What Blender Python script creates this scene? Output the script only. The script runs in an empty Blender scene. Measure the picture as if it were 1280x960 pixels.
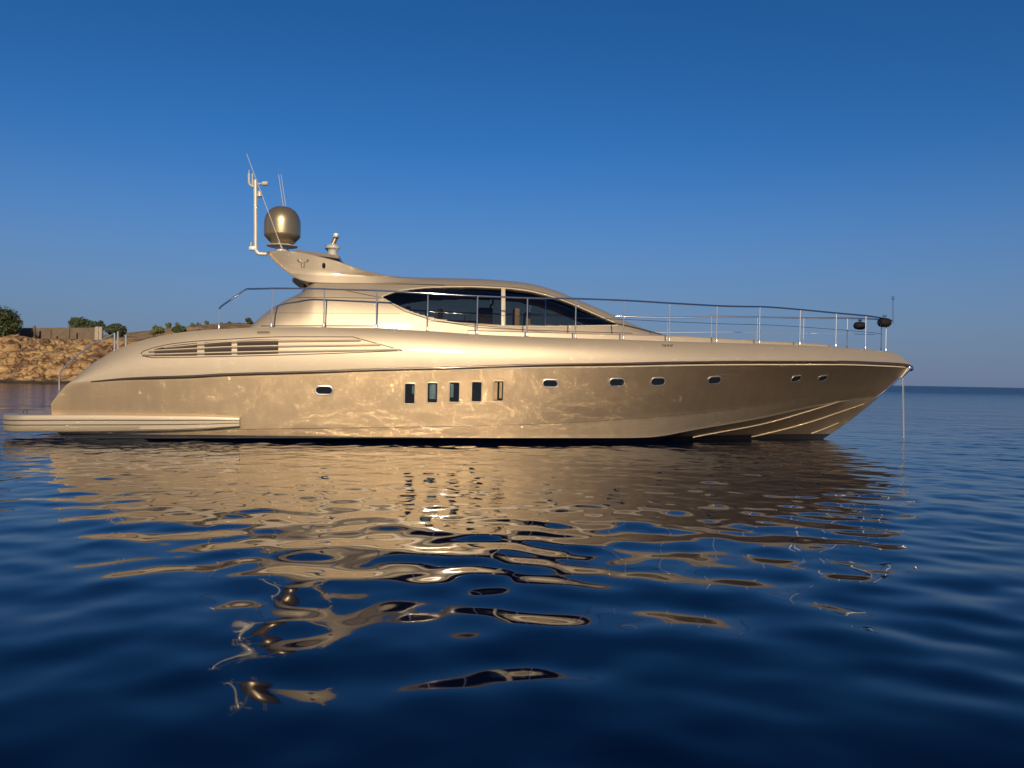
import bpy, bmesh, math, random
import numpy as np
from mathutils import Vector, Matrix
from mathutils.bvhtree import BVHTree

random.seed(7)
rng = np.random.default_rng(11)
scene = bpy.context.scene
col = scene.collection
R = math.radians

# ------------------------------------------------------------------ camera, sky, sun, exposure
CAM_H = 1.75
FPX = 965.0                       # focal length in pixels of a 1280 wide picture
ROLL, PITCH = R(1.06), R(-0.42)
fwd = Vector((0, math.cos(PITCH), math.sin(PITCH)))
up0 = Vector((0, -math.sin(PITCH), math.cos(PITCH)))
cam_r = Vector((1, 0, 0)) * math.cos(ROLL) + up0 * math.sin(ROLL)
cam_u = Vector((-1, 0, 0)) * math.sin(ROLL) + up0 * math.cos(ROLL)
CAM = Vector((0, 0, CAM_H))
cd = bpy.data.cameras.new('camera')
cam = bpy.data.objects.new('camera', cd)
col.objects.link(cam)
m3 = Matrix((cam_r, cam_u, -fwd)).transposed()
cam.matrix_world = Matrix.Translation(CAM) @ m3.to_4x4()
cd.sensor_width = 36.0
cd.lens = 36.0 * FPX / 1280.0
cd.clip_start = 0.05
cd.clip_end = 30000
scene.camera = cam

SUN_EL, SUN_AZ = R(21), R(7.5)      # the sun stands behind the camera, a little to the right
sun_from = Vector((math.sin(SUN_AZ) * math.cos(SUN_EL), -math.cos(SUN_AZ) * math.cos(SUN_EL), math.sin(SUN_EL)))
sl = bpy.data.lights.new('sun', 'SUN')
sl.energy = 4.6
sl.angle = R(0.55)
sl.color = (1.0, 0.82, 0.58)
so = bpy.data.objects.new('sun', sl)
col.objects.link(so)
so.rotation_euler = sun_from.to_track_quat('Z', 'Y').to_euler()

SKY_SAT, SKY_HUE, SKY_STR = 1.24, 0.505, 0.089
HAZE = (1.43, 1.99, 3.35, 1)
world = bpy.data.worlds.new('World')
scene.world = world
world.use_nodes = True
wt = world.node_tree
wt.nodes.clear()
wo = wt.nodes.new('ShaderNodeOutputWorld')
wb = wt.nodes.new('ShaderNodeBackground')
ws = wt.nodes.new('ShaderNodeTexSky')
ws.sky_type = 'NISHITA'
ws.sun_disc = False
ws.sun_elevation = SUN_EL
ws.sun_rotation = math.pi - SUN_AZ
ws.altitude = 0
ws.air_density = 0.75
ws.dust_density = 0.3
ws.ozone_density = 4.0
hs = wt.nodes.new('ShaderNodeHueSaturation')
hs.inputs['Saturation'].default_value = SKY_SAT
hs.inputs['Hue'].default_value = SKY_HUE
# low band of marine haze over the horizon
tcw = wt.nodes.new('ShaderNodeTexCoord')
sxw = wt.nodes.new('ShaderNodeSeparateXYZ')
mrw = wt.nodes.new('ShaderNodeMapRange')
mrw.interpolation_type = 'SMOOTHSTEP'
mrw.inputs['From Min'].default_value = -0.02
mrw.inputs['From Max'].default_value = 0.30
mrw.inputs['To Min'].default_value = 0.95
mrw.inputs['To Max'].default_value = 0.0
hzw = wt.nodes.new('ShaderNodeMix')
hzw.data_type = 'RGBA'
hzw.inputs[7].default_value = HAZE
wb.inputs['Strength'].default_value = SKY_STR
wt.links.new(tcw.outputs['Generated'], sxw.inputs[0])
wt.links.new(sxw.outputs['Z'], mrw.inputs['Value'])
wt.links.new(ws.outputs[0], hs.inputs['Color'])
wt.links.new(hs.outputs[0], hzw.inputs[6])
wt.links.new(mrw.outputs[0], hzw.inputs[0])
wt.links.new(hzw.outputs[2], wb.inputs['Color'])
wt.links.new(wb.outputs[0], wo.inputs['Surface'])

scene.view_settings.view_transform = 'Standard'
scene.view_settings.look = 'None'
scene.view_settings.gamma = 1.0
scene.view_settings.exposure = 0.0
try:
    scene.cycles.use_denoising = True
    scene.cycles.caustics_reflective = True
    scene.cycles.blur_glossy = 0.0
    scene.cycles.sample_clamp_indirect = 120.0
    scene.cycles.use_guiding = True
    scene.cycles.max_bounces = 8
    scene.cycles.glossy_bounces = 6
    scene.cycles.diffuse_bounces = 3
except Exception:
    pass

# ------------------------------------------------------------------ helpers
def tag(o, label=None, cat=None, group=None, kind=None):
    if label: o['label'] = label
    if cat: o['category'] = cat
    if group: o['group'] = group
    if kind: o['kind'] = kind
    return o

def empty(name, loc=(0, 0, 0), rz=0.0):
    o = bpy.data.objects.new(name, None)
    col.objects.link(o)
    o.location = loc
    o.rotation_euler = (0, 0, rz)
    o.empty_display_size = 0.3
    return o

class MB:
    """collects vertices and faces of one mesh"""
    def __init__(s):
        s.v, s.f, s.mi, s.sharp = [], [], [], []
    def add(s, verts, faces, mi=0):
        o = len(s.v)
        s.v += [tuple(p) for p in verts]
        s.f += [tuple(i + o for i in f) for f in faces]
        s.mi += [mi] * len(faces)
        return o
    def grid(s, rows, closed_u=False, closed_v=False, mi=0, cap=False):
        """rows: list of equally long point lists"""
        n, m = len(rows), len(rows[0])
        fs = []
        for i in range(n if closed_v else n - 1):
            for j in range(m if closed_u else m - 1):
                a, b = i * m + j, i * m + (j + 1) % m
                c, d = ((i + 1) % n) * m + (j + 1) % m, ((i + 1) % n) * m + j
                fs.append((a, b, c, d))
        if cap:
            fs.append(tuple(range(m))[::-1])
            fs.append(tuple((n - 1) * m + k for k in range(m)))
        return s.add([p for r in rows for p in r], fs, mi)
    def tube(s, pts, rad, seg=8, cap=True, mi=0, closed=False):
        pts = [Vector(p) for p in pts]
        n = len(pts)
        rads = rad if isinstance(rad, (list, tuple)) else [rad] * n
        rows = []
        nrm = None
        for i, p in enumerate(pts):
            if closed:
                t = (pts[(i + 1) % n] - pts[i - 1]).normalized()
            else:
                t = (pts[min(i + 1, n - 1)] - pts[max(i - 1, 0)]).normalized()
            if nrm is None:
                nrm = t.orthogonal().normalized()
            nrm = (nrm - t * nrm.dot(t)).normalized()
            bn = t.cross(nrm)
            rows.append([p + (nrm * math.cos(a) + bn * math.sin(a)) * rads[i]
                         for a in (2 * math.pi * k / seg for k in range(seg))])
        s.grid(rows, closed_u=True, closed_v=closed, mi=mi, cap=cap and not closed)
    def lathe(s, prof, c=(0, 0, 0), seg=28, axis='Z', mi=0):
        rows = []
        c = Vector(c)
        for r, h in prof:
            row = []
            for k in range(seg):
                a = 2 * math.pi * k / seg
                q = (r * math.cos(a), r * math.sin(a), h)
                if axis == 'X': q = (h, r * math.cos(a), r * math.sin(a))
                if axis == 'Y': q = (r * math.cos(a), h, r * math.sin(a))
                row.append(c + Vector(q))
            rows.append(row)
        s.grid(rows, closed_u=True, mi=mi, cap=True)
    def box(s, c, d, rz=0.0, bev=0.0, mi=0):
        bm = bmesh.new()
        bmesh.ops.create_cube(bm, size=1.0)
        for v in bm.verts:
            v.co = Vector((v.co.x * d[0], v.co.y * d[1], v.co.z * d[2]))
        if bev:
            bmesh.ops.bevel(bm, geom=bm.edges[:], offset=bev, segments=2, affect='EDGES', profile=0.7)
        M = Matrix.Translation(Vector(c)) @ Matrix.Rotation(rz, 4, 'Z')
        bm.verts.ensure_lookup_table()
        s.add([M @ v.co for v in bm.verts], [[v.index for v in f.verts] for f in bm.faces], mi)
        bm.free()
    def build(s, name, mat, parent=None, smooth=True, angle=40):
        me = bpy.data.meshes.new(name)
        me.from_pydata(s.v, [], s.f)
        for m in (mat if isinstance(mat, (list, tuple)) else [mat]):
            me.materials.append(m)
        if any(s.mi):
            me.polygons.foreach_set('material_index', s.mi)
        bm = bmesh.new()
        bm.from_mesh(me)
        bmesh.ops.recalc_face_normals(bm, faces=bm.faces[:])
        if smooth:
            for f in bm.faces: f.smooth = True
            ca = R(angle)
            for e in bm.edges:
                if len(e.link_faces) == 2 and e.calc_face_angle(0) > ca:
                    e.smooth = False
        bm.to_mesh(me)
        bm.free()
        me.update()
        o = bpy.data.objects.new(name, me)
        col.objects.link(o)
        if parent is not None:
            o.parent = parent
        return o

def pchip(xs, ys):
    xs, ys = np.asarray(xs, float), np.asarray(ys, float)
    o = np.argsort(xs)
    xs, ys = xs[o], ys[o]
    h = np.diff(xs); d = np.diff(ys) / h
    m = np.zeros(len(xs))
    for i in range(1, len(xs) - 1):
        if d[i - 1] * d[i] > 0:
            w1, w2 = 2 * h[i] + h[i - 1], h[i] + 2 * h[i - 1]
            m[i] = (w1 + w2) / (w1 / d[i - 1] + w2 / d[i])
    m[0], m[-1] = d[0], d[-1]
    def f(x):
        x = np.clip(np.asarray(x, float), xs[0], xs[-1])
        i = np.clip(np.searchsorted(xs, x) - 1, 0, len(xs) - 2)
        t = (x - xs[i]) / h[i]
        return ((1 + 2 * t) * (1 - t) ** 2 * ys[i] + t * (1 - t) ** 2 * h[i] * m[i]
                + t * t * (3 - 2 * t) * ys[i + 1] + t * t * (t - 1) * h[i] * m[i + 1])
    return f

# ------------------------------------------------------------------ materials
def mat_new(name):
    m = bpy.data.materials.new(name)
    m.use_nodes = True
    return m, m.node_tree, m.node_tree.nodes['Principled BSDF']

def simple(name, colr, rough=0.5, metal=0.0, coat=0.0, var=0.08, scale=6.0, bump=0.0):
    m, t, b = mat_new(name)
    n = t.nodes.new('ShaderNodeTexNoise'); n.inputs['Scale'].default_value = scale
    n.inputs['Detail'].default_value = 5
    tc = t.nodes.new('ShaderNodeTexCoord')
    t.links.new(tc.outputs['Object'], n.inputs['Vector'])
    mx = t.nodes.new('ShaderNodeMix'); mx.data_type = 'RGBA'
    mx.inputs[6].default_value = (*[c * (1 - var) for c in colr], 1)
    mx.inputs[7].default_value = (*[min(1, c * (1 + var)) for c in colr], 1)
    t.links.new(n.outputs['Fac'], mx.inputs[0])
    t.links.new(mx.outputs[2], b.inputs['Base Color'])
    b.inputs['Roughness'].default_value = rough
    b.inputs['Metallic'].default_value = metal
    b.inputs['Coat Weight'].default_value = coat
    b.inputs['Coat Roughness'].default_value = 0.06
    if bump:
        bp = t.nodes.new('ShaderNodeBump'); bp.inputs['Strength'].default_value = bump
        bp.inputs['Distance'].default_value = 0.02
        t.links.new(n.outputs['Fac'], bp.inputs['Height'])
        t.links.new(bp.outputs['Normal'], b.inputs['Normal'])
    return m

def node(t, typ, **kw):
    n = t.nodes.new(typ)
    for k, v in kw.items(): setattr(n, k, v)
    return n

M = {}
def hull_paint():
    m, t, b = mat_new('bronze_hull_paint')
    tc = node(t, 'ShaderNodeTexCoord')
    mp = node(t, 'ShaderNodeMapping'); mp.inputs['Scale'].default_value = (1.0, 1.0, 0.45)
    t.links.new(tc.outputs['Object'], mp.inputs['Vector'])
    n1 = node(t, 'ShaderNodeTexNoise'); n1.inputs['Scale'].default_value = 2.2; n1.inputs['Detail'].default_value = 4
    n1.inputs['Distortion'].default_value = 1.2
    t.links.new(mp.outputs[0], n1.inputs['Vector'])
    # painted waterline: black boot top below a fixed height on the hull
    sx = node(t, 'ShaderNodeSeparateXYZ'); t.links.new(tc.outputs['Object'], sx.inputs[0])
    st = node(t, 'ShaderNodeMath', operation='LESS_THAN'); st.inputs[1].default_value = 0.15
    t.links.new(sx.outputs['Z'], st.inputs[0])
    mx = node(t, 'ShaderNodeMix', data_type='RGBA')
    mx.inputs[7].default_value = (0.012, 0.010, 0.010, 1)
    ms = node(t, 'ShaderNodeMapping'); ms.inputs['Scale'].default_value = (3.0, 3.0, 0.25)
    t.links.new(tc.outputs['Object'], ms.inputs['Vector'])
    n2 = node(t, 'ShaderNodeTexNoise'); n2.inputs['Scale'].default_value = 1.3; n2.inputs['Detail'].default_value = 6
    t.links.new(ms.outputs[0], n2.inputs['Vector'])
    pc = node(t, 'ShaderNodeMix', data_type='RGBA')            # faint run-off streaks
    pc.inputs[6].default_value = (0.40, 0.288, 0.168, 1); pc.inputs[7].default_value = (0.52, 0.38, 0.225, 1)
    t.links.new(n2.outputs['Fac'], pc.inputs[0])
    t.links.new(pc.outputs[2], mx.inputs[6])
    t.links.new(st.outputs[0], mx.inputs[0])
    t.links.new(mx.outputs[2], b.inputs['Base Color'])
    mt = node(t, 'ShaderNodeMath', operation='MULTIPLY_ADD'); mt.inputs[1].default_value = -0.93; mt.inputs[2].default_value = 0.93
    t.links.new(st.outputs[0], mt.inputs[0]); t.links.new(mt.outputs[0], b.inputs['Metallic'])
    b.inputs['Roughness'].default_value = 0.43
    b.inputs['Coat Weight'].default_value = 0.5
    b.inputs['Coat Roughness'].default_value = 0.09
    return m
M['hull'] = hull_paint()
M['paint'] = simple('champagne_paint', (0.375, 0.302, 0.208), 0.45, 0.36, 0.45, var=0.02, scale=1.5)
M['paint_shade'] = simple('bronze_paint', (0.42, 0.325, 0.20), 0.42, 0.35, 0.4, var=0.02, scale=1.5)
M['dome'] = simple('bronze_dome_paint', (0.36, 0.27, 0.16), 0.36, 0.75, 0.2, var=0.03, scale=3)
M['line'] = simple('dark_seam_and_shade', (0.05, 0.03, 0.015), 0.5)  # real seams, and strips that paint in the shade of grooves and gaps
M['rub'] = simple('dark_strake_and_shade', (0.055, 0.035, 0.022), 0.30, 0.3, 0.3)  # rub rail colour; also paints overhang shade onto the gear platform
M['post'] = simple('brushed_steel', (0.66, 0.64, 0.60), 0.30, 0.9, var=0.03)
M['steel'] = simple('polished_steel', (0.55, 0.55, 0.55), 0.05, 1.0, var=0.03)
M['white'] = simple('white_gelcoat', (0.50, 0.47, 0.41), 0.38, 0.15, 0.3)
M['cream'] = simple('cream_gelcoat', (0.50, 0.43, 0.31), 0.4, 0.0, 0.3)
M['black'] = simple('black_rubber', (0.010, 0.010, 0.011), 0.7)
M['black'].node_tree.nodes['Principled BSDF'].inputs['Specular IOR Level'].default_value = 0.15
M['glass'] = simple('tinted_glass', (0.010, 0.012, 0.016), 0.03, 0.0, 0.0)
M['glass'].node_tree.nodes['Principled BSDF'].inputs['IOR'].default_value = 1.38
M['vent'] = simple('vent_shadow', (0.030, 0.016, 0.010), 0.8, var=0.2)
M['teak'] = simple('teak_deck', (0.30, 0.19, 0.10), 0.6, var=0.2, scale=14)

# ------------------------------------------------------------------ pixel ray and yacht frame
YAW = R(7)
P0 = Vector((-3.31, 23.18, 0))
Lx = Vector((math.cos(YAW), math.sin(YAW), 0))
Ly = Vector((-math.sin(YAW), math.cos(YAW), 0))
def ray(u, v):
    return (cam_r * ((u - 640) / FPX) + cam_u * ((480 - v) / FPX) + fwd)
def to_loc(w):
    d = w - P0
    return Vector((d.dot(Lx), d.dot(Ly), d.z))
def dir_loc(d):
    return Vector((d.dot(Lx), d.dot(Ly), d.z))
C_L = to_loc(CAM)
def at(u, v, y):
    """yacht-frame point on the sight line of the photograph at a given distance from the centreline plane"""
    d = dir_loc(ray(u, v))
    k = (y - C_L.y) / d.y
    return C_L + d * k
def on(u, v, bf, it=12):
    y = -bf(0.0)
    for _ in range(it):
        p = at(u, v, y)
        y = 0.5 * y - 0.5 * bf(p.x)
    p = at(u, v, -bf(p.x))
    return p

yacht = empty('motor_yacht', P0, YAW)
tag(yacht, 'long champagne bronze motor yacht with raked wing and steel rails at anchor', 'yacht')

# ------------------------------------------------------------------ hull
tip = at(1141, 457, 0)
ndk = at(1119, 441, 0)
ch_end = at(1098, 496, 0)
kn_end = at(1112, 485, 0)
forefoot = at(1025, 547, 0)
XS = at(60, 518, -2.9).x
XS2 = at(80, 545, -2.7).x
def bshape(B, xe, L, p, aft=0.10):
    def f(x):
        t = np.clip((xe - np.asarray(x, float)) / L, 0, 1)
        a = np.clip((3.0 - np.asarray(x, float)) / 12.0, 0, 1.2)
        return B * (1 - (1 - t) ** p) * (1 - aft * a * a)
    return f
b_stripe = bshape(3.05, tip.x, 13.5, 2.25)
b_deck = bshape(2.82, ndk.x, 13.0, 2.1, 0.12)
def finer(f, xe, L, k):
    return lambda x: f(x) * (1 - k * np.clip(1 - (xe - np.asarray(x, float)) / L, 0, 1) ** 3)
b_kn = finer(bshape(2.93, kn_end.x, 14.5, 2.0), kn_end.x, 14.5, 0.36)
b_ch = finer(bshape(2.90, ch_end.x, 14.1, 2.0), ch_end.x, 14.1, 0.42)
def zline(px, bf, ends=()):
    pts = [on(u, v, bf) for u, v in px] + list(ends)
    return pchip([p.x for p in pts], [p.z for p in pts])
deck_px = [(62, 515), (71.5, 500), (86, 481.6), (106, 462), (128.7, 446), (146, 437), (160, 431), (179, 425), (207, 418.5), (240.6, 413.8),
           (272.5, 411.5), (319, 409.6), (400, 409), (460, 410.5), (535, 413.8), (580, 417), (620, 419.3), (660, 420.8), (722, 423), (780, 424.7), (835, 426.8),
           (900, 428.6), (950, 430), (1000, 431.7), (1045, 434), (1085, 437)]
stripe_px = [(60, 480), (113.5, 477), (160, 473.4), (240, 470.7), (280, 468.5), (400, 464.8), (460, 462.5), (580, 459.5), (660, 456.7), (780, 455), (860, 453.3), (935, 452.6),
             (1045, 452.5), (1110, 454.5)]
knuck_px = [(80, 538), (297, 536.7), (460, 534.5), (560, 533), (660, 530.5), (780, 523.7), (860, 517.5), (935, 508.7), (1000, 500), (1050, 493)]
chine_px = [(80, 546.5), (460, 546), (700, 546), (780, 546), (808, 545.4), (874, 535), (944, 523), (1014, 508), (1060, 500)]
z_deck = zline(deck_px, b_deck, [ndk])
z_stripe = zline(stripe_px, b_stripe, [tip])
z_kn = zline(knuck_px, b_kn, [kn_end])
z_ch = zline(chine_px, b_ch, [ch_end])
def keel(s):
    x = XS2 + s * (forefoot.x - 0.6 - XS2)
    return Vector((x, 0, -0.85 + 0.5 * s ** 4))

NC = 190
ss = [1 - (1 - i / (NC - 1)) ** 1.35 for i in range(NC)]
def hull_col(s):
    """half section from keel to centreline of the deck (y negative = starboard)"""
    pts = []
    def ln(xs, xe): return xs + s * (xe - xs)
    xk = keel(s)
    xc = ln(XS2, ch_end.x); pc = (xc, -float(b_ch(xc)), float(z_ch(xc)))
    xn = ln(XS + 0.03, kn_end.x); pn = (xn, -float(b_kn(xn)), float(z_kn(xn)))
    xd = ln(XS, ndk.x); pd = (xd, -float(b_deck(xd)), float(z_deck(xd)))
    xt = ln(XS, tip.x); zt = min(float(z_stripe(xt)), pd[2] - 0.04); pt = (xt, -float(b_stripe(xt)), zt)
    k = pd[2] - zt
    for i in range(7):                      # bottom, slightly hollow
        t = i / 6
        pts.append((xk.x + (pc[0] - xk.x) * t, pc[1] * t, xk.z + (pc[2] - 0.03 - xk.z) * (t ** (1.0 + 0.25 * s))))
    nch = len(pts)
    pts.append((pc[0], pc[1], pc[2]))
    for i in range(1, 7):                   # chine to knuckle
        t = i / 6
        pts.append(tuple(pc[j] + (pn[j] - pc[j]) * t for j in range(3)))
    for i in range(1, 13):                  # knuckle to stripe, flared at the bow
        t = i / 12
        fl = t + 0.45 * s ** 2 * (t * t - t)
        pts.append((pn[0] + (pt[0] - pn[0]) * t, pn[1] + (pt[1] - pn[1]) * fl, pn[2] + (pt[2] - pn[2]) * t))
    for i in range(1, 17):                  # rounded topsides above the stripe
        a = i / 16
        ty = a ** (2.4 - 1.0 * s ** 3)
        pts.append((pt[0] + (pd[0] - pt[0]) * a, pt[1] + (pd[1] - pt[1]) * ty, pt[2] + (pd[2] - pt[2]) * (1 - (1 - a) ** 1.15)))
    for i in range(1, 7):                   # rolled edge and cambered deck
        t = i / 6
        pts.append((pd[0], pd[1] * (1 - t), pd[2] + 0.10 * abs(pd[1]) / 2.7 * (1 - (1 - t) ** 2)))
    return pts
cols = [hull_col(s) for s in ss]
hb = MB()
half = len(cols[0])
full = []
for c in cols:
    full.append(c + [(p[0], -p[1], p[2]) for p in c[-2::-1]])
hb.grid(full, closed_u=True)
for i in range(len(hb.f)):            # topsides above the rub rail and the deck take the paler paint
    j = i % len(full[0])
    if 7 + 6 + 12 <= j < len(full[0]) - (7 + 6 + 12): hb.mi[i] = 1
n = len(full[0])
hb.f.append(tuple(range(n))); hb.mi.append(0)
hull_bvh = BVHTree.FromPolygons([Vector(v) for v in hb.v], hb.f)
hull = hb.build('hull', [M['hull'], M['paint']], yacht, angle=28)
bmm = bmesh.new(); bmm.from_mesh(hull.data)
bmesh.ops.remove_doubles(bmm, verts=bmm.verts[:], dist=0.0005)
bmm.to_mesh(hull.data); bmm.free()

def hit(u, v, bvh=None):
    bvh = bvh or hull_bvh
    d = dir_loc(ray(u, v)).normalized()
    p, nn, i, dist = bvh.ray_cast(C_L, d)
    if p is None:
        return None, None
    if nn.dot(d) > 0: nn = -nn
    return p, nn
def dens(px, step=6.0):
    out = []
    for (a, b), (c, d) in zip(px[:-1], px[1:]):
        k = max(1, int(math.hypot(c - a, d - b) / step))
        out += [(a + (c - a) * i / k, b + (d - b) * i / k) for i in range(k)]
    return out + [px[-1]]
def bar(mb, px, w, h, bvh=None, step=6.0, base=-0.01, wf=None, mirror=False):
    """a raised moulding of width w and height h laid on a surface along a line"""
    pts = []
    for q in dens(px, step):
        p, nn = hit(*q, bvh)
        if p is not None: pts.append((p, nn))
    if len(pts) < 2: return
    rows = []
    for i, (p, nn) in enumerate(pts):
        t = (pts[min(i + 1, len(pts) - 1)][0] - pts[max(i - 1, 0)][0]).normalized()
        s = nn.cross(t).normalized()
        ww = w * (wf(i / (len(pts) - 1)) if wf else 1.0)
        rows.append([p + s * (-ww / 2) + nn * base, p + s * (-ww / 2) + nn * h * 0.6, p + s * (-ww * 0.25) + nn * h, p + s * (ww * 0.25) + nn * h,
                     p + s * (ww / 2) + nn * h * 0.6, p + s * (ww / 2) + nn * base])
    mb.grid(rows, closed_u=True, cap=True)
    if mirror:
        mb.grid([[(q[0], -q[1], q[2]) for q in r] for r in rows], closed_u=True, cap=True)
def sheet(mb, lo, hi, u0, u1, off, bvh, nu=40, nv=6, mirror=False, thick=0.02):
    """a curved pane between a lower and an upper line, laid on a surface"""
    rows, back = [], []
    for i in range(nu + 1):
        u = u0 + (u1 - u0) * i / nu
        a, b = float(lo(u)), float(hi(u))
        row, rb = [], []
        for j in range(nv + 1):
            p, nn = hit(u, a + (b - a) * j / nv, bvh)
            if p is None:
                if row: row.append(row[-1]); rb.append(rb[-1])
                continue
            row.append(p + nn * off); rb.append(p + nn * (off - thick))
        if len(row) == nv + 1: rows.append(row); back.append(rb)
    if len(rows) < 2: return
    ring = lambda r, b: r + b[::-1]
    rr = [ring(r, b) for r, b in zip(rows, back)]
    mb.grid(rr, closed_u=True, cap=True)
    if mirror:
        mb.grid([[(q[0], -q[1], q[2]) for q in r] for r in rr], closed_u=True, cap=True)

# rub rail along the knuckle of the topsides
sp = [(114, 477)] + stripe_px[2:] + [(1128, 455.6), (1137, 457)]
f_sp = pchip([p[0] for p in sp], [p[1] for p in sp])
m = MB(); bar(m, [(u, float(f_sp(u))) for u in np.linspace(114, 1137, 150)], 0.078, 0.032, step=99, wf=lambda t: min(1, 0.35 + t * 9))
rub = m.build('rub_rail', M['rub'], yacht)
m = MB(); bar(m, [(u, float(f_sp(u)) + 3.2) for u in np.linspace(560, 1131, 100)], 0.030, 0.022, step=99)
m.build('light_strip', M['cream'], rub)
# fine seam above the chine
kn = [p for p in knuck_px if p[0] < 1040][0:]
f_kn = pchip([p[0] for p in kn], [p[1] for p in kn])
m = MB(); bar(m, [(u, float(f_kn(u))) for u in np.linspace(240, 1020, 90)], 0.018, 0.004, step=99, wf=lambda t: 1 - 0.5 * t)
m.build('hull_seam', M['line'], yacht)
# spray rails at the bow
for k, (px, w) in enumerate([([(866, 546.6), (881, 543.7), (953, 530), (1014, 512.8), (1049, 502)], 0.05),
                             ([(939, 546), (958, 542), (1014, 527), (1050, 515), (1080, 504.6)], 0.042),
                             ([(1014, 542), (1030, 536), (1048, 528.5)], 0.034)]):
    f = pchip([p[0] for p in px], [p[1] for p in px])
    m = MB(); bar(m, [(u, float(f(u))) for u in np.linspace(px[0][0], px[-1][0], 40)], w, 0.022, step=99, wf=lambda t: 1.05 - 0.75 * t)
    m.build('spray_rail', M['paint'], yacht)

# portholes and square windows
def tangent(p, nn):
    tx = Vector((1, 0, 0)); tx = (tx - nn * tx.dot(nn)).normalized()
    tz = nn.cross(tx)
    if tz.z < 0: tz = -tz
    return tx, tz
def rrect(a, b, r, seg=8):
    out = []
    for cx, cz, a0 in ((a - r, b - r, 0), (-a + r, b - r, 90), (-a + r, -b + r, 180), (a - r, -b + r, 270)):
        for k in range(seg + 1):
            t = R(a0 + 90 * k / seg)
            out.append((cx + r * math.cos(t), cz + r * math.sin(t)))
    return out
def opening(name, u, v, wpx, hpx, rr, glass, fmat, label=None, lip=0.018):
    p, nn = hit(u, v)
    tx, tz = tangent(p, nn)
    d = (C_L - p).length
    a, b = wpx / FPX * d / 2 / max(0.5, abs(tx.dot(Vector((1, 0, 0))))), hpx / FPX * d / 2
    fr, gl = MB(), MB()
    for sgn in (1,):
        fl = lambda q: Vector((q.x, q.y * sgn, q.z))
        r = min(rr if rr > 0 else b, b)
        ol = rrect(a, b, r); il = rrect(a - lip, b - lip, max(r - lip, 0.01)); xl = rrect(a + 0.012, b + 0.012, r + 0.012)
        P = lambda q, h: fl(p + tx * q[0] + tz * q[1] + nn * h)
        rings = [[P(q, -0.02) for q in xl], [P(q, 0.008) for q in xl], [P(q, 0.014) for q in ol], [P(q, 0.010) for q in il], [P(q, 0.002) for q in il]]
        fr.grid(rings, closed_u=True)
        il2 = rrect(a - lip + 0.002, b - lip + 0.002, max(r - lip, 0.01))
        k = len(il2)
        gl.add([P(q, 0.005) for q in il2] + [P(q, -0.02) for q in il2],
               [tuple(range(k)), tuple(range(2 * k - 1, k - 1, -1))] + [(i, (i + 1) % k, k + (i + 1) % k, k + i) for i in range(k)])
    o = fr.build(name, fmat, yacht)
    if label: o['label'] = label
    gl.build('pane', glass, o)
    return o
for (u, v, w, h) in [(405, 488, 22, 11.5), (688, 479.3, 21, 10.5), (771, 478, 21, 11), (822.5, 477, 20, 11), (893, 475.3, 19, 10.5), (995, 473.3, 15, 8.5), (1028, 473, 14, 8)]:
    opening('porthole', u, v, w * 0.95, h * 0.92, 0, M['glass'], M['post'])
M['teal'] = simple('teal_blind', (0.055, 0.10, 0.11), 0.25, 0, 0.6, var=0.25, scale=4)
M['gold'] = simple('gold_blind', (0.33, 0.22, 0.09), 0.4, 0, 0.5, var=0.3, scale=5)
def blind(win, u, v, u0, u1, v0, v1, mat):
    """a blind behind the outer pane; offsets in photograph pixels from the window centre"""
    p, nn = hit(u, v); tx, tz = tangent(p, nn); k = (C_L - p).length / FPX
    m = MB()
    P = lambda a, b, h: p + tx * a * k + tz * (-b) * k + nn * h
    c8 = [(u0, v0), (u1, v0), (u1, v1), (u0, v1)]
    m.add([P(a, b, 0.002) for a, b in c8] + [P(a, b, 0.0075) for a, b in c8], [(3, 2, 1, 0), (4, 5, 6, 7)] + [(i, (i + 1) % 4, 4 + (i + 1) % 4, 4 + i) for i in range(4)])
    m.build('blind', mat, win, smooth=False)
for i, (u, v) in enumerate([(512.2, 492), (540.5, 491), (568, 490.3), (595.8, 489.7), (623, 488.8)]):
    w_ = opening('hull_window', u, v, 13.5, 26, 0.05, M['glass'], M['paint_shade'],
                 'hull window with pale gold blinds parted by a dark stripe' if i == 4 else None)
    for (k_, u0, u1, v0, v1, mt_) in ((0, 2.6, 5.6, -10, 0, 'teal'), (1, -3.6, 4.2, -10.5, 7.5, 'teal'), (2, -5.2, -1.2, -10.5, 6.5, 'teal'), (4, -5.6, -1.4, -11, 11, 'gold'), (4, 1.2, 4.4, -11, 9, 'gold')):
        if k_ == i: blind(w_, u, v, u0, u1, v0, v1, M[mt_])

# air intake with louvres in the topsides
top = pchip([176, 182, 219, 279, 361, 441, 503.6], [441, 438.0, 429.3, 424.4, 421.0, 421.2, 438.0])
bot = pchip([176, 181, 192, 280, 400, 503.6], [441.5, 445.5, 447, 445.6, 442.3, 438.4])
m = MB()
loop = [(u, float(top(u))) for u in np.linspace(176.5, 441, 50)] + [(u, 421.2 + (u - 441) / 62.6 * 17) for u in np.linspace(444, 503, 16)] + [(u, float(bot(u))) for u in np.linspace(502, 177, 60)]
bar(m, loop + loop[:1], 0.021, 0.009, step=99)
intake = m.build('air_intake', M['line'], yacht)
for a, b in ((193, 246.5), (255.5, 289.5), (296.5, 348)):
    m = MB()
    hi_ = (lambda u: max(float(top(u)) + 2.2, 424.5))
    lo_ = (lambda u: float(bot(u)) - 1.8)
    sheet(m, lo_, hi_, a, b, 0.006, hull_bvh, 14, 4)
    m.build('louvre_opening_shade', M['vent'], intake)  # dark sheet on the hull, painting in the shade inside the opening
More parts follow.
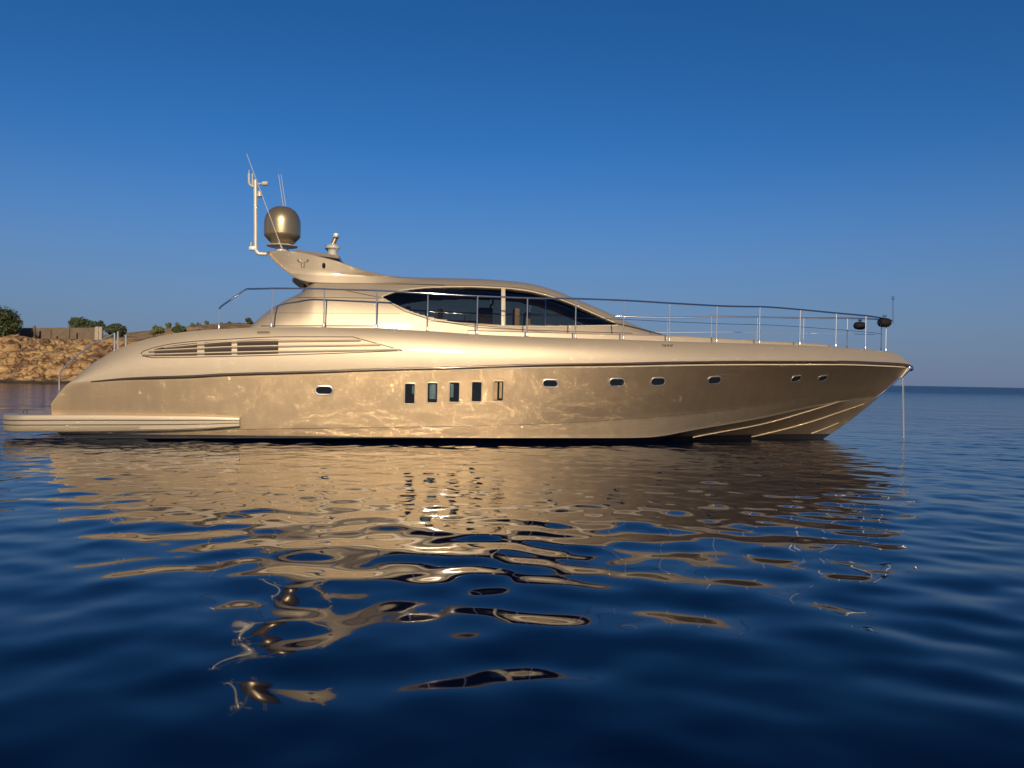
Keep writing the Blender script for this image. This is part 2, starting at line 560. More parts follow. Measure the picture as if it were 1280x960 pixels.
for k, (ul, vl, ur, vr, um, vm) in enumerate([(205, 434.5, 451, 424.6, 300, 426.6), (186, 438.6, 476, 430.2, 300, 433.2), (178, 443.3, 497, 436.0, 300, 440.0)]):
    f = pchip([ul, um, ur], [vl, vm, vr])
    us = np.linspace(ul, ur, 50)
    m = MB(); bar(m, [(u, float(f(u))) for u in us], 0.036, 0.026, step=99)
    sl_ = m.build('slat', M['paint'], intake)
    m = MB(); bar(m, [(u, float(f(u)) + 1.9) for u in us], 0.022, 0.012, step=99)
    m.build('slat_gap_shade', M['line'], intake)  # dark strip drawn for the shade in the gap below the slat

# name plate and lettering on the topsides
m = MB(); bar(m, [(321.5, 416.2), (337, 416.2)], 0.085, 0.010, step=3)
m.build('name_plate', simple('grey_plate', (0.20, 0.16, 0.12), 0.4, 0.5), yacht)
m = MB()
x0 = 827.5
for k in range(7):
    w = 1.5
    bar(m, [(x0, 433.2), (x0 + 0.2, 430.6)], 0.014, 0.006, step=9)
    bar(m, [(x0, (430.8, 432, 433.2)[k % 3]), (x0 + w, (431.0, 432.1, 433)[(k * 2) % 3])], 0.016, 0.006, step=9)
    if k % 2: bar(m, [(x0 + w, 433.1), (x0 + w + 0.1, 430.8)], 0.014, 0.006, step=9)
    x0 += 2.1
m.build('lettering', M['line'], yacht)

# ------------------------------------------------------------------ swimming platform with a grooved fender edge
xa, xf = at(2, 528, -3.0).x - 0.27, at(297, 528, -3.15).x
pz = [(xa, at(3, 518.5, -3.0).z, at(3, 541, -3.0).z), (at(150, 519, -3.15).x, at(150, 518.6, -3.15).z, at(150, 540.5, -3.15).z),
      (at(240, 519, -3.15).x, at(240, 519.6, -3.15).z, at(240, 538.6, -3.15).z), (xf, at(297, 521.5, -3.1).z, at(297, 534.8, -3.1).z)]
zt_f = pchip([p[0] for p in pz], [p[1] for p in pz]); zb_f = pchip([p[0] for p in pz], [p[2] for p in pz])
path = []
BP = 2.98
rc = 0.75
for x in np.linspace(xf, xa + rc, 40):
    path.append((x, -BP * (1 - 0.012 * max(0, (x - xf + 1.2) / 1.2) ** 2), 0, -1))
for k in range(1, 13):
    a = R(90 * k / 12)
    path.append((xa + rc - rc * math.sin(a), -BP + rc - rc * math.cos(a), -math.sin(a), -math.cos(a)))
for y in np.linspace(-BP + rc, 0, 8)[1:]:
    path.append((xa, y, -1, 0))
path = path + [(p[0], -p[1], p[2], -p[3]) for p in path[-2::-1]]
prof = [(-0.30, 1.0), (-0.06, 1.0), (-0.015, 0.95), (0.0, 0.86), (0.0, 0.70), (-0.018, 0.675), (-0.018, 0.655), (0.0, 0.63), (0.0, 0.44), (-0.018, 0.415), (-0.018, 0.395), (0.0, 0.37),
        (0.0, 0.14), (-0.03, 0.04), (-0.09, 0.0), (-0.30, 0.0)]
rows = []
for (x, y, nx, ny) in path:
    zt, zb = float(zt_f(x)), float(zb_f(x))
    rows.append([(x + nx * o, y + ny * o, zb + (zt - zb) * h) for o, h in prof])
m = MB()
m.grid(rows)
k = len(rows); w = len(prof)
for i in range(k // 2):                 # top and underside, bridged across the boat
    a, b = i, k - 1 - i
    if i + 1 < b - 1 or i + 1 <= b - 1:
        for j in (0, w - 1):
            q = [a * w + j, (a + 1) * w + j, (b - 1) * w + j, b * w + j]
            if len(set(q)) == 4: m.f.append(tuple(q)); m.mi.append(0)
m.f.append(tuple(range(w))); m.mi.append(0)
m.f.append(tuple((k - 1) * w + j for j in range(w))[::-1]); m.mi.append(0)
plat = m.build('swim_platform', M['paint'], yacht, angle=35)
for hmid in (0.665, 0.405):
    rws = []
    for (x, y, nx, ny) in path:
        zt, zb = float(zt_f(x)), float(zb_f(x))
        z = zb + (zt - zb) * hmid
        rws.append([(x + nx * o, y + ny * o, z + dz) for o, dz in ((-0.03, 0.013), (-0.006, 0.013), (-0.006, -0.013), (-0.03, -0.013))])
    m = MB(); m.grid(rws, closed_u=True, cap=True)
    m.build('fender_groove_shade', M['line'], plat)  # dark strip laid in the groove to stand in for its shade
m = MB()
zt = float(zt_f(xa + 0.8))
for dx in (0.62, 0.82):
    p = at(29 if dx < 0.7 else 33.5, 517, -2.6)
    m.tube([(p.x, -2.6, zt - 0.01), (p.x, -2.6, zt + 0.10)], 0.018)
    m.lathe([(0.03, 0), (0.035, 0.015), (0.02, 0.03)], (p.x, -2.6, zt + 0.09), 12)
m.build('mooring_cleat', M['steel'], plat)

# ------------------------------------------------------------------ superstructure
cab_top_px = [(321, 404), (326, 398), (340, 385), (360, 372), (378, 362), (386, 353), (400, 340), (424, 341), (460, 344), (485, 345.3), (510, 345.2), (560, 345.6), (600, 346.6), (635, 349), (660, 352),
              (685, 358), (700, 363), (720, 372), (750, 384.5), (777.5, 398), (800, 408), (820, 415.2), (832, 418.6)]
xc0, xc1 = at(321, 404, -2.2).x, at(832, 418.6, -0.6).x
b_cab = pchip([xc0, xc0 + 1.0, xc0 + 3.5, xc0 + 6.0, xc1 - 3.2, xc1 - 1.6, xc1 - 0.6, xc1], [2.28, 2.30, 2.28, 2.16, 1.72, 1.38, 0.98, 0.62])
b_sil = lambda x: 0.55 * b_cab(x)
zt_pts = [on(u, v, b_sil) for u, v in cab_top_px]
z_cab = pchip([p.x for p in zt_pts], [p.z for p in zt_pts])
xc0, xc1 = zt_pts[0].x, zt_pts[-1].x
def cab_y(x, z):
    b, zt = float(b_cab(x)), float(z_cab(x)); zb = float(z_deck(x)) - 0.12; H = zt - zb
    e1 = 0.42 + 0.10 * min(1, max(0, (x - xc0) / (xc1 - xc0)))
    a = math.asin(min(1, max(0, ((z - zb) / H)) ** (1 / 0.72)))
    y = b * max(0.0, math.cos(a)) ** e1
    return y - 0.10 * y * min(1.0, (z - zb) / max(H, 0.3))
def cab_col(x):
    b, zt = float(b_cab(x)), float(z_cab(x))
    zb = float(z_deck(x)) - 0.12
    H = zt - zb
    e1 = 0.42 + 0.10 * min(1, max(0, (x - xc0) / (xc1 - xc0)))
    out = []
    N = 64
    for k in range(N + 1):
        a = math.pi / 2 * k / N
        y = b * max(0.0, math.cos(a)) ** e1
        z = zb + H * math.sin(a) ** 0.72
        y -= 0.10 * b * min(1.0, (z - zb) / max(H, 0.3)) * (y / b)      # sides lean inboard
        out.append((x, -y, z))
    return out + [(p[0], -p[1], p[2]) for p in out[-2::-1]]
xs_c = list(np.linspace(xc0, xc1, 300))
m = MB(); m.grid([cab_col(x) for x in xs_c], cap=True)
cab_bvh = BVHTree.FromPolygons([Vector(v) for v in m.v], m.f)
win_lo = pchip([477.5, 485, 505, 522, 540, 565, 600, 625, 685, 740, 772], [371.9, 376, 386, 392.5, 397.5, 402.3, 406, 407, 407.4, 406.8, 406.2])
win_hi = pchip([477.5, 492, 515, 542, 580, 625, 655, 680, 700, 720, 742, 772], [371.4, 366, 362, 359.8, 359.2, 360.6, 363.6, 369.0, 375.0, 382.8, 392.5, 405.8])
def proj(p):
    w = P0 + Lx * p[0] + Ly * p[1] + Vector((0, 0, p[2])) - CAM
    k = w.dot(fwd)
    return 640 + FPX * w.dot(cam_r) / k, 480 - FPX * w.dot(cam_u) / k
keep = []
for f in m.f:                       # the window openings, both sides
    cx = sum(m.v[i][0] for i in f) / len(f); cy = sum(m.v[i][1] for i in f) / len(f); cz = sum(m.v[i][2] for i in f) / len(f)
    u, v = proj((cx, -abs(cy), cz))
    cut = 479 < u < 771 and len(f) == 4 and float(win_hi(u)) + 0.5 < v < float(win_lo(u)) - 0.5 and abs(cy) > 0.3 and not 627.2 < u < 630.8
    keep.append(not cut)
m.f = [f for f, k in zip(m.f, keep) if k]; m.mi = [f for f, k in zip(m.mi, keep) if k]
cabin = m.build('cabin', M['paint'], yacht, angle=50)

# hardtop with its aft wing
ht_top = [(334, 315.6), (338, 313.4), (369, 314.0), (395, 319.3), (424, 327), (460, 339.0), (485, 343), (510, 344.5), (560, 345.2)]
ht_bot = [(334, 316.6), (340, 323.5), (351, 333.8), (364, 343.8), (376, 350), (390, 353), (407, 354), (460, 354.5), (510, 355), (555, 356.6), (600, 357.6), (640, 359.6), (660, 361.8), (680, 366.8),
          (700, 373.2), (720, 380.8), (742, 390.4), (772, 403.6), (800, 411.5), (826, 417.8)]
hb_pts = []
for u, v in ((400, 353.7), (430, 354.2), (460, 354.5), (510, 355), (555, 356.6), (640, 359.6), (720, 380.8)):
    p = at(u, v, -1.9)
    for _ in range(10): p = at(u, v, -cab_y(p.x, p.z))
    hb_pts.append((p.x, -p.y + 0.035))
b_ht = pchip([at(334, 316, -1.9).x, at(365, 340, -1.9).x] + [p[0] for p in hb_pts] + [xc1], [hb_pts[0][1] - 0.26, hb_pts[0][1] - 0.09] + [p[1] for p in hb_pts] + [0.6])
print('hardtop half widths', [round(p[1], 2) for p in hb_pts])
tp = [on(u, v, lambda x: b_ht(x) - 0.10) for u, v in ht_top]
zt_h = pchip([p.x for p in tp], [p.z for p in tp])
bp_ = []
for u, v in ht_bot:
    p = on(u, v, b_ht)
    if u > 540:
        for _ in range(8): p = at(u, v, -cab_y(p.x, p.z))
    bp_.append(p)
zb_h = pchip([p.x for p in bp_], [p.z for p in bp_])
z341 = at(400, 341.5, -1.9).z
x0h, x1h = tp[0].x + 0.01, bp_[-1].x
xw0, xw1 = at(450, 345, -1.9).x, at(550, 345, -1.9).x
def resample(pts, n):
    pts = np.array(pts); d = np.r_[0, np.cumsum(np.linalg.norm(np.diff(pts, axis=0), axis=1))]
    q = np.linspace(0, d[-1], n)
    return np.stack([np.interp(q, d, pts[:, k]) for k in range(pts.shape[1])], 1)
rows = []
for x in np.linspace(x0h, x1h, 150):
    w = min(1.0, max(0.0, (x - xw0) / (xw1 - xw0))); w = w * w * (3 - 2 * w)
    zb = float(zb_h(x))
    prof_w = prof_s = None
    if w < 1:
        b, zt = float(b_ht(x)), float(zt_h(x))
        zbw = min(zb, zt - 0.02)
        zm = min(max(z341, zbw + 0.06), zt - 0.008) if z341 < zt - 0.05 else zbw + 0.45 * (zt - zbw)
        zm = min(max(zm, zbw + 0.004), zt - 0.008)
        dish = 0.22 * max(0.0, min(1.0, (at(450, 335, -1.8).x - x) / 1.2)) * min(1, (zt - zbw) / 0.5)
        kk = min(1, (zt - zbw) / 0.2)
        prof_w = [(0, zt + 0.05 - dish), (b * 0.5, zt + 0.035 - dish), (b - 0.42, zt - dish), (b - 0.20, zt + 0.004 - dish * 0.3), (b - 0.10, zt), (b - 0.06, zt - 0.012),
                  (b - 0.045, zt - 0.035 * kk), (b - 0.095, zm + 0.008 * kk), (b - 0.094, zm), (b - 0.02, zbw + 0.02), (b, zbw + 0.006 * kk)]
        prof_w = np.array([np.array(a_) + (np.array(b_) - np.array(a_)) * k_ / 4 for a_, b_ in zip(prof_w[:-1], prof_w[1:]) for k_ in range(4)] + [prof_w[-1]])
    if w > 0:
        zt = float(z_cab(x)); zb_ = min(zb, zt - 0.03)
        zz_ = zb_ + (zt - zb_) * np.sin(np.linspace(0, math.pi / 2, 24))[::-1]
        prof_s = resample([(max(0.0, cab_y(x, z)) + 0.016 * (z < zt - 0.01), z + 0.014) for z in zz_], 41)
    pr = prof_w if prof_s is None else prof_s if prof_w is None else prof_w * (1 - w) + prof_s * w
    hh = [(x, -p[0], p[1]) for p in pr]
    yb, zbb = pr[-1]
    ins = 0.25 * (1 - w) + 0.06 * w
    lid = min(zbb + 0.02, pr[0][1] - 0.03)
    hh += [(x, -(yb - 0.012), zbb - 0.012 * (1 - w)), (x, -max(0.05, yb - ins), min(zbb, lid)), (x, 0, lid)]
    rows.append(hh + [(p[0], -p[1], p[2]) for p in hh[-2:0:-1]])
m = MB(); m.grid(rows, closed_u=True, cap=True)
ht_bvh = BVHTree.FromPolygons([Vector(v) for v in m.v], m.f)
hard = m.build('hardtop', M['paint'], yacht, angle=16)
# dark panel under the wing
pan = MB()
for sg in (1,):
    rws = []
    for (u, va, vb) in [(365.5, 347.5, 352), (369, 347.6, 355.5), (374, 349.8, 358.5), (378, 352.5, 360), (379.5, 355, 360.4)]:
        a, b = at(u, va, -1.84), at(u, vb, -1.84)
        rws.append([(a.x, -1.84, a.z), (a.x, -1.2, a.z), (b.x, -1.2, b.z), (b.x, -1.84, b.z)])
    pan.grid(rws, closed_u=True, cap=True)
pan.build('dark_end_panel', M['black'], hard)
# dark strip along the hardtop edge for the panel gap and its shadow
m = MB()
f = pchip([p[0] for p in ht_bot], [p[1] for p in ht_bot])
bar(m, [(u, float(f(u)) + 0.3) for u in np.linspace(392, 556, 60)], 0.022, 0.010, bvh=cab_bvh, step=99)
m.build('roof_seam_shadow', M['line'], hard)

# side windows
def see_through():
    m_, t, b = mat_new('smoked_cabin_glass')
    t.nodes.remove(b)
    tr = node(t, 'ShaderNodeBsdfTransparent'); tr.inputs[0].default_value = (0.64, 0.61, 0.57, 1)
    gl = node(t, 'ShaderNodeBsdfGlossy'); gl.inputs['Roughness'].default_value = 0.02
    fr = node(t, 'ShaderNodeFresnel'); fr.inputs[0].default_value = 1.42
    tcg = node(t, 'ShaderNodeTexCoord'); nz = node(t, 'ShaderNodeTexNoise'); nz.inputs['Scale'].default_value = 0.9
    bpg = node(t, 'ShaderNodeBump'); bpg.inputs['Strength'].default_value = 0.05
    t.links.new(tcg.outputs['Object'], nz.inputs['Vector']); t.links.new(nz.outputs['Fac'], bpg.inputs['Height']); t.links.new(bpg.outputs['Normal'], gl.inputs['Normal'])
    mx = node(t, 'ShaderNodeMixShader')
    t.links.new(fr.outputs[0], mx.inputs[0]); t.links.new(tr.outputs[0], mx.inputs[1]); t.links.new(gl.outputs[0], mx.inputs[2])
    t.links.new(mx.outputs[0], t.nodes['Material Output'].inputs['Surface'])
    return m_
M['smoked'] = see_through()
for a, b in ((478.5, 627), (631, 680.9), (682.4, 770.5)):
    m = MB(); sheet(m, lambda u: float(win_lo(u)) + 0.3, lambda u: float(win_hi(u)) - 0.3, a, b, 0.006, cab_bvh, 46, 8, thick=0.012)
    m.build('side_window', M['smoked'], cabin)
    m.v = [(q[0], -q[1], q[2]) for q in m.v]
    m.build('side_window', M['smoked'], cabin)
# what shows dimly behind the glass
M['inside'] = simple('dark_interior', (0.035, 0.025, 0.018), 0.7, var=0.3, scale=2)
M['leather'] = simple('cream_leather', (0.60, 0.50, 0.36), 0.5, var=0.1, scale=4)
m = MB()
a, b = at(470, 408, -0.5), at(775, 408, -0.5)
m.box(((a.x + b.x) / 2, 0, float(z_deck(0)) - 0.02), (b.x - a.x, 2.4, 0.10), bev=0.01)
m.build('cabin_floor', M['inside'], cabin)
for u, y in ((655, -0.75), (668, 0.35), (560, 0.7), (520, 0.7)):
    p = at(u, 400, y)
    zf = float(z_deck(p.x)) + 0.03
    m = MB()
    m.box((p.x, y, zf + 0.20), (0.55, 0.62, 0.40), bev=0.08)
    m.box((p.x - 0.24, y, zf + 0.50), (0.16, 0.58, 0.80), bev=0.07)
    m.build('seat', M['leather'], cabin)
p = at(722, 400, 0)
m = MB(); m.box((p.x, 0, float(z_deck(p.x)) + 0.22), (0.5, 2.0, 0.45), bev=0.12)
m.build('dashboard', M['inside'], cabin)
a, b = at(478, 400, 1.3), at(596, 400, 1.3)
m = MB(); m.box(((a.x + b.x) / 2, 1.25, float(z_deck(a.x)) + 0.25), (b.x - a.x, 0.5, 0.62), bev=0.04)
m.build('sideboard', M['inside'], cabin)
p = at(607, 390, 0.2)
m = MB(); m.box((p.x, 0.3, float(z_deck(p.x)) + 0.5), (0.42, 0.5, 1.0), bev=0.03)
m.build('cabinet', M['inside'], cabin)
m = MB()
loop = [(u, float(win_hi(u)) - 0.6) for u in np.linspace(478, 771, 90)] + [(u, float(win_lo(u)) + 0.7) for u in np.linspace(771, 478, 90)]
bar(m, loop + loop[:1], 0.035, 0.022, bvh=cab_bvh, step=99)
m.build('window_trim', M['cream'], cabin)
m = MB(); bar(m, [(629, 360.5), (629, 407)], 0.115, 0.030, bvh=cab_bvh, step=5)
m.build('window_pillar', M['cream'], cabin)
m = MB(); bar(m, [(681.6, 369.5), (682.4, 407)], 0.03, 0.016, bvh=cab_bvh, step=5)
m.build('window_bar', M['steel'], cabin)
# seams in the cabin sides
for px, w in (([(379, 362.5), (392, 361), (404, 360.3), (430, 362.6), (460, 369), (477, 372)], 0.022), ([(362, 371.8), (405, 371.9), (474, 373)], 0.020),
              ([(326, 391), (400, 391.4), (500, 392)], 0.007), ([(486, 378), (505, 389), (540, 400.5), (600, 409.5), (660, 412.5), (720, 414.6), (790, 416.6)], 0.020),
              ([(724, 369.5), (750, 381.8), (782, 399.4), (790, 406), (792, 414)], 0.014)):
    m = MB(); bar(m, px, w, 0.006, bvh=cab_bvh, step=6)
    m.build('cabin_seam', M['line'], cabin)
m = MB()
p, nn = hit(751, 383.0, cab_bvh)
if p is not None:
    m.box(p + Vector((0, 0, 0.03)), (0.12, 0.06, 0.06), bev=0.015)
    m.build('wiper_arm', M['white'], cabin)

# low coaming round the foredeck
co_px = [(585, 412.5), (640, 414), (700, 415.6), (780, 417.8), (835, 419.2), (860, 420.2), (935, 424.8), (985, 427.5), (1030, 430.3), (1043, 433.4)]
b_co = lambda x: np.maximum(0.0, b_deck(x) - 0.42)
cp = [on(u, v, b_co) for u, v in co_px]
z_co = pchip([p.x for p in cp], [p.z for p in cp])
rows = []
for x in np.linspace(cp[0].x, cp[-1].x, 70):
    b, z, zd = float(b_co(x)), float(z_co(x)), float(z_deck(x)) - 0.05
    z = max(z, zd + 0.02)
    rr = [(x, -b - 0.02, zd), (x, -b, z - 0.03), (x, -b + 0.03, z), (x, -b * 0.5, z + 0.03), (x, 0, z + 0.05)]
    rows.append(rr + [(p[0], -p[1], p[2]) for p in rr[-2::-1]])
m = MB(); m.grid(rows, cap=True)
m.build('foredeck_coaming', M['paint'], yacht, angle=30)

# ------------------------------------------------------------------ rails
b_rail = lambda x: np.maximum(0.03, b_deck(x) - 0.06)
rail_px = [(274, 386), (277, 382.5), (304, 364), (308.5, 361.3), (340, 360.6), (405, 361.2), (471, 363.3), (535, 366.8), (597, 370), (659.5, 372.4), (720, 373.4), (780, 375.6), (837.5, 379), (896.5, 382.3),
           (930, 383.2), (960, 383.8), (1000, 387), (1045, 391.3), (1082, 394.6), (1104, 397.8)]
post_u = [274, 340, 405.5, 471, 535, 597, 659.5, 720, 780, 837.5, 896.5, 950, 1000.5, 1045.5, 1082.5, 1108]
rp = [on(u, v, b_rail) for u, v in rail_px] + [at(1115, 400.5, -0.02)]
rz_f = pchip([p.x for p in rp], [p.z for p in rp])
railing = MB()
bow_x = rp[-1].x
star = [Vector(p) for p in rp[:-1]]
# refine the long run so that it follows the sheer
fine = []
for i, p in enumerate(star):
    if i < 4: fine.append(p)
for x in np.linspace(star[4].x, bow_x - 0.25, 60):
    fine.append(Vector((x, -float(b_rail(x)), float(rz_f(x)))))
fine.append(Vector((bow_x, 0, rp[-1].z)))
line = fine + [Vector((p.x, -p.y, p.z)) for p in fine[-2::-1]]
railing.tube(line, 0.024, 10)
rail_o = railing.build('guard_rail', M['steel'], yacht, angle=60)
x_m0 = on(535, 391, b_rail).x
for sg in (1, -1):
    mid = MB()
    mid.tube([Vector((x, sg * -float(b_rail(x)), float(z_deck(x)) + 0.52 * (float(rz_f(x)) - float(z_deck(x))))) for x in np.linspace(x_m0, bow_x - 0.45, 50)], 0.007, 6)
    mid.build('guard_wire', M['steel'], rail_o)
for u in post_u:
    v = float(pchip([p[0] for p in rail_px], [p[1] for p in rail_px])(u))
    top_p = on(u, v, b_rail)
    x = top_p.x
    for sg in (1, -1):
        b = float(b_rail(x))
        zb = float(z_deck(x)) - 0.01
        m = MB()
        m.tube([(x, -b * sg, zb), (x, -b * sg, float(rz_f(x)))], 0.017, 8)
        m.lathe([(0.05, 0.0), (0.05, 0.012), (0.03, 0.03), (0.026, 0.13), (0.018, 0.14)], (x, -b * sg, zb + 0.004), 12)
        m.build('post', M['post'], rail_o)
# low hand rail at the foot of the cabin
for sg in (1, -1):
    m = MB()
    y = -2.42
    pl = [at(u, v, y) for u, v in ((326, 407.6), (400, 407.3), (460, 407.5), (494, 407.6), (499, 408.6), (502, 412.5))]
    m.tube([(p.x, p.y * sg, p.z) for p in pl], 0.016, 8)
    m.build('toe_rail', M['steel'], yacht)
# stern hand rail
st_px = [(73.8, 490.5), (74, 480), (74.3, 469), (77, 463), (94, 446.3), (115, 430.5), (131, 422.6), (142.5, 417.3)]
for sg in (-1, 1):
    m = MB()
    y = -2.35
    pl = [at(u, v, y) for u, v in st_px]
    m.tube([(p.x, y * sg, p.z) for p in pl], 0.019, 8)
    m.lathe([(0.05, -0.03), (0.06, 0.02), (0.03, 0.05)], (pl[0].x, y * sg, pl[0].z), 12)
    srail = m.build('stern_rail', M['post'], yacht)
for u, va, vb, y in ((143, 416, 440, -2.35), (147.3, 414.5, 438, -2.35), (157.3, 418.5, 434, -2.1)):
    for sg in (1, -1):
        a, b = at(u, va, y), at(u, vb, y)
        m = MB(); m.tube([(b.x, y * sg, b.z - 0.1), (a.x, y * sg, a.z)], 0.024, 8)
        m.build('post', M['post'], srail)

# ------------------------------------------------------------------ gear on the wing
def wx(u, v, y): return at(u, v, y)
# satellite dome
yD = -0.6
c = wx(353, 290, yD); s = (c - C_L).length / FPX
def pz_(v): return wx(353, v, yD).z
m = MB()
r = 20.8 * s
z0, z1 = pz_(295), pz_(258.3)
zc = pz_(281)
pr = [(0.40 * r, pz_(306.5)), (0.62 * r, pz_(304.5)), (0.80 * r, pz_(300.5)), (r * 0.985, pz_(296.0)), (r, z0 + 0.03), (r, zc)]
for k in range(1, 13):
    a = math.pi / 2 * k / 12
    pr.append((max(r * math.cos(a) ** 0.82, 0.002), zc + (z1 - zc) * math.sin(a)))
m.lathe(pr, (c.x, yD, 0), 40)
dome = m.build('satellite_dome', M['dome'], yacht, angle=35)
m = MB()
m.lathe([(13 * s, pz_(308.6)), (17.5 * s, pz_(308.4)), (17.8 * s, pz_(307.4)), (12 * s, pz_(307.2)), (2 * s, pz_(307.0))], (c.x, yD, 0), 32)
m.lathe([(8.5 * s, pz_(316)), (7.6 * s, pz_(312)), (8.2 * s, pz_(308.4))], (c.x, yD, 0), 24)
for k in range(6):
    a = k * math.pi / 3 + 0.3
    m.tube([(c.x + 10.5 * s * math.cos(a), yD + 10.5 * s * math.sin(a), pz_(308)), (c.x + 10 * s * math.cos(a), yD + 10 * s * math.sin(a), pz_(302.5))], 0.022, 6)
m.build('dome_mount', M['white'], dome)
# searchlight head on its base
yS = -1.0
c2 = wx(417, 305, yS); s2 = (c2 - C_L).length / FPX
q = lambda u, v: wx(u, v, yS)
m = MB()
zz = lambda v: q(417, v).z
m.lathe([(5.6 * s2, zz(322)), (5.6 * s2, zz(313.2)), (6.0 * s2, zz(312.5)), (8.6 * s2, zz(311)), (8.8 * s2, zz(309)), (7 * s2, zz(307)), (3.6 * s2, zz(305.3)), (2.6 * s2, zz(304.8))], (q(416, 305).x, yS, 0), 28)
sl_o = m.build('searchlight', M['white'], yacht, angle=35)
m = MB()
a, b = q(416.0, 305.5), q(419.8, 297)
m.tube([a, b], 2.7 * s2, 12)
m.build('searchlight_neck', M['dome'], sl_o)
m = MB()
c3 = q(420.3, 295)
m.lathe([(0.02, -0.16), (2.4 * s2, -0.15), (3.0 * s2, -0.10), (3.1 * s2, 0.10), (2.7 * s2, 0.14), (0.02, 0.16)], (c3.x, yS, c3.z), 20, axis='Y')
m.box((c3.x - 0.0, yS, c3.z), (6.4 * s2, 0.24, 4.6 * s2), bev=0.04)
m.build('searchlight_head', M['white'], sl_o)
m = MB()
p, nn = q(408.5, 309), None
m.tube([q(408, 307), q(407.2, 310.5), q(410, 313.0)], 0.03, 8)
m.build('searchlight_bracket', M['steel'], sl_o)
# platform between the fins for the searchlight; dark colour stands in for overhang shade
m = MB()
a, b = q(372, 314.5), q(425, 321.5)
rws = []
for t in np.linspace(0, 1, 12):
    x = a.x + (b.x - a.x) * t; z = a.z + (b.z - a.z) * t
    rws.append([(x, -1.35, z), (x, -1.35, z - 0.09), (x, 1.35, z - 0.09), (x, 1.35, z)])
m.grid(rws, closed_u=True, cap=True)
m.build('gear_platform', M['rub'], hard)
# mast
yM = -0.9
mm = lambda u, v: wx(u, v, yM)
m = MB()
m.tube([mm(333.5, 317.6), mm(325, 317.4), mm(321.5, 315.8), mm(319.8, 312.5), mm(319.6, 308), mm(319.4, 270), mm(319.3, 225)], 0.055, 12)
mast = m.build('mast', M['white'], yacht, angle=50)
m = MB()
a = mm(315.2, 310.6)
m.box(a, (0.16, 0.12, 0.10), bev=0.02)
m.tube([mm(314, 309), mm(313.6, 305), mm(314.3, 302.5)], 0.022, 8)
m.build('mast_horn', M['white'], mast)
m = MB()
m.tube([mm(319.3, 233.5), mm(315.5, 233.0), mm(312.4, 231), mm(311.3, 228), mm(311.2, 217)], 0.035, 8)
m.tube([mm(315.6, 232.5), mm(315.5, 217)], 0.022, 8)
m.tube([mm(311.2, 217), mm(311.3, 212.5)], 0.014, 6)
m.build('mast_fork', M['white'], mast)
m = MB()
m.tube([mm(319.4, 230), mm(323, 229.7), mm(327, 229.3)], 0.022, 8)
a, b = mm(327, 229.6), mm(335, 229.2)
m.tube([a, a.lerp(b, 0.15), a.lerp(b, 0.85), b], [0.03, 0.06, 0.065, 0.04], 12)
m.build('mast_camera', M['cream'], mast)
m = MB()
m.tube([mm(319.4, 243), mm(324, 243.6)], 0.025, 8)
a = mm(324.8, 242.5)
m.lathe([(0.05, -0.09), (0.075, -0.07), (0.075, -0.04), (0.06, -0.03), (0.06, 0.06), (0.04, 0.09)], a, 16)
m.build('mast_lantern', M['white'], mast)
for (ua, va, ub, vb, y, rr_) in ((308.2, 192, 352.5, 311, -1.15, 0.010), (348.2, 218, 362, 309, -0.1, 0.010), (351.2, 218, 365, 309, 0.25, 0.010)):
    a, b = at(ua, va, y), at(ub, vb, y)
    m = MB(); m.tube([b, b.lerp(a, 0.12), a], [0.024, rr_ * 1.3, rr_ * 0.8], 6)
    m.build('whip_antenna', M['white'], yacht)
# emblem: two curled horns on the wing, and a small dark lamp
m = MB()
for sg in (1, -1):
    cx = 378.7
    px = [(cx + sg * a, b) for a, b in ((1.2, 335), (1.6, 331.5), (1.4, 329.2), (2.6, 327.4), (4.6, 327.4), (6.3, 326.6), (6.9, 325.2), (6.2, 324.3), (5.4, 324.9), (5.7, 325.9))]
    bar(m, px, 0.020, 0.008, bvh=ht_bvh, step=1.0, mirror=False)
m.build('emblem', M['line'], hard)
m = MB()
p, nn = hit(404.8, 332, ht_bvh)
if p is not None:
    for sg in (1,):
        m.lathe([(0.055, -0.02), (0.06, 0.012), (0.03, 0.028), (0.003, 0.03)], (0, 0, 0), 14, axis='Y')
        k0 = len(m.v) - 14 * 4
        for i in range(k0, len(m.v)):
            x, y, z = m.v[i]
            m.v[i] = (p.x + x * 0.8, sg * (p.y - y), p.z + z * 1.3)
    m.build('wing_lamp', M['black'], hard)

# bow fittings
m = MB()
p = at(1116.3, 400, -0.02)
pt_ = at(1116.3, 374, -0.02)
m.tube([p + Vector((0, 0, -0.12)), pt_], 0.018, 8)
m.lathe([(0.02, -0.02), (0.04, 0.0), (0.04, 0.07), (0.02, 0.09)], pt_, 12)
m.build('bow_staff', M['steel'], yacht)
m = MB()
a, b = at(1137, 460, -0.05), at(1126, 473, -0.05)
m.tube([a + Vector((0.0, 0, 0)), a.lerp(b, 0.4), b], [0.07, 0.055, 0.03], 10)
m.lathe([(0.05, -0.12), (0.09, -0.10), (0.05, 0), (0.09, 0.10), (0.05, 0.12)], at(1136.5, 460.5, 0), 14, axis='Y')
stem_px = [(1133, 464.5), (1105, 490.3), (1075, 512.5), (1050, 530.4), (1034, 541.5)]
m.tube([at(u, v, 0) + Vector((-0.015, 0, 0.01)) for u, v in stem_px], 0.028, 8)
m.build('stem_guard', M['steel'], yacht)

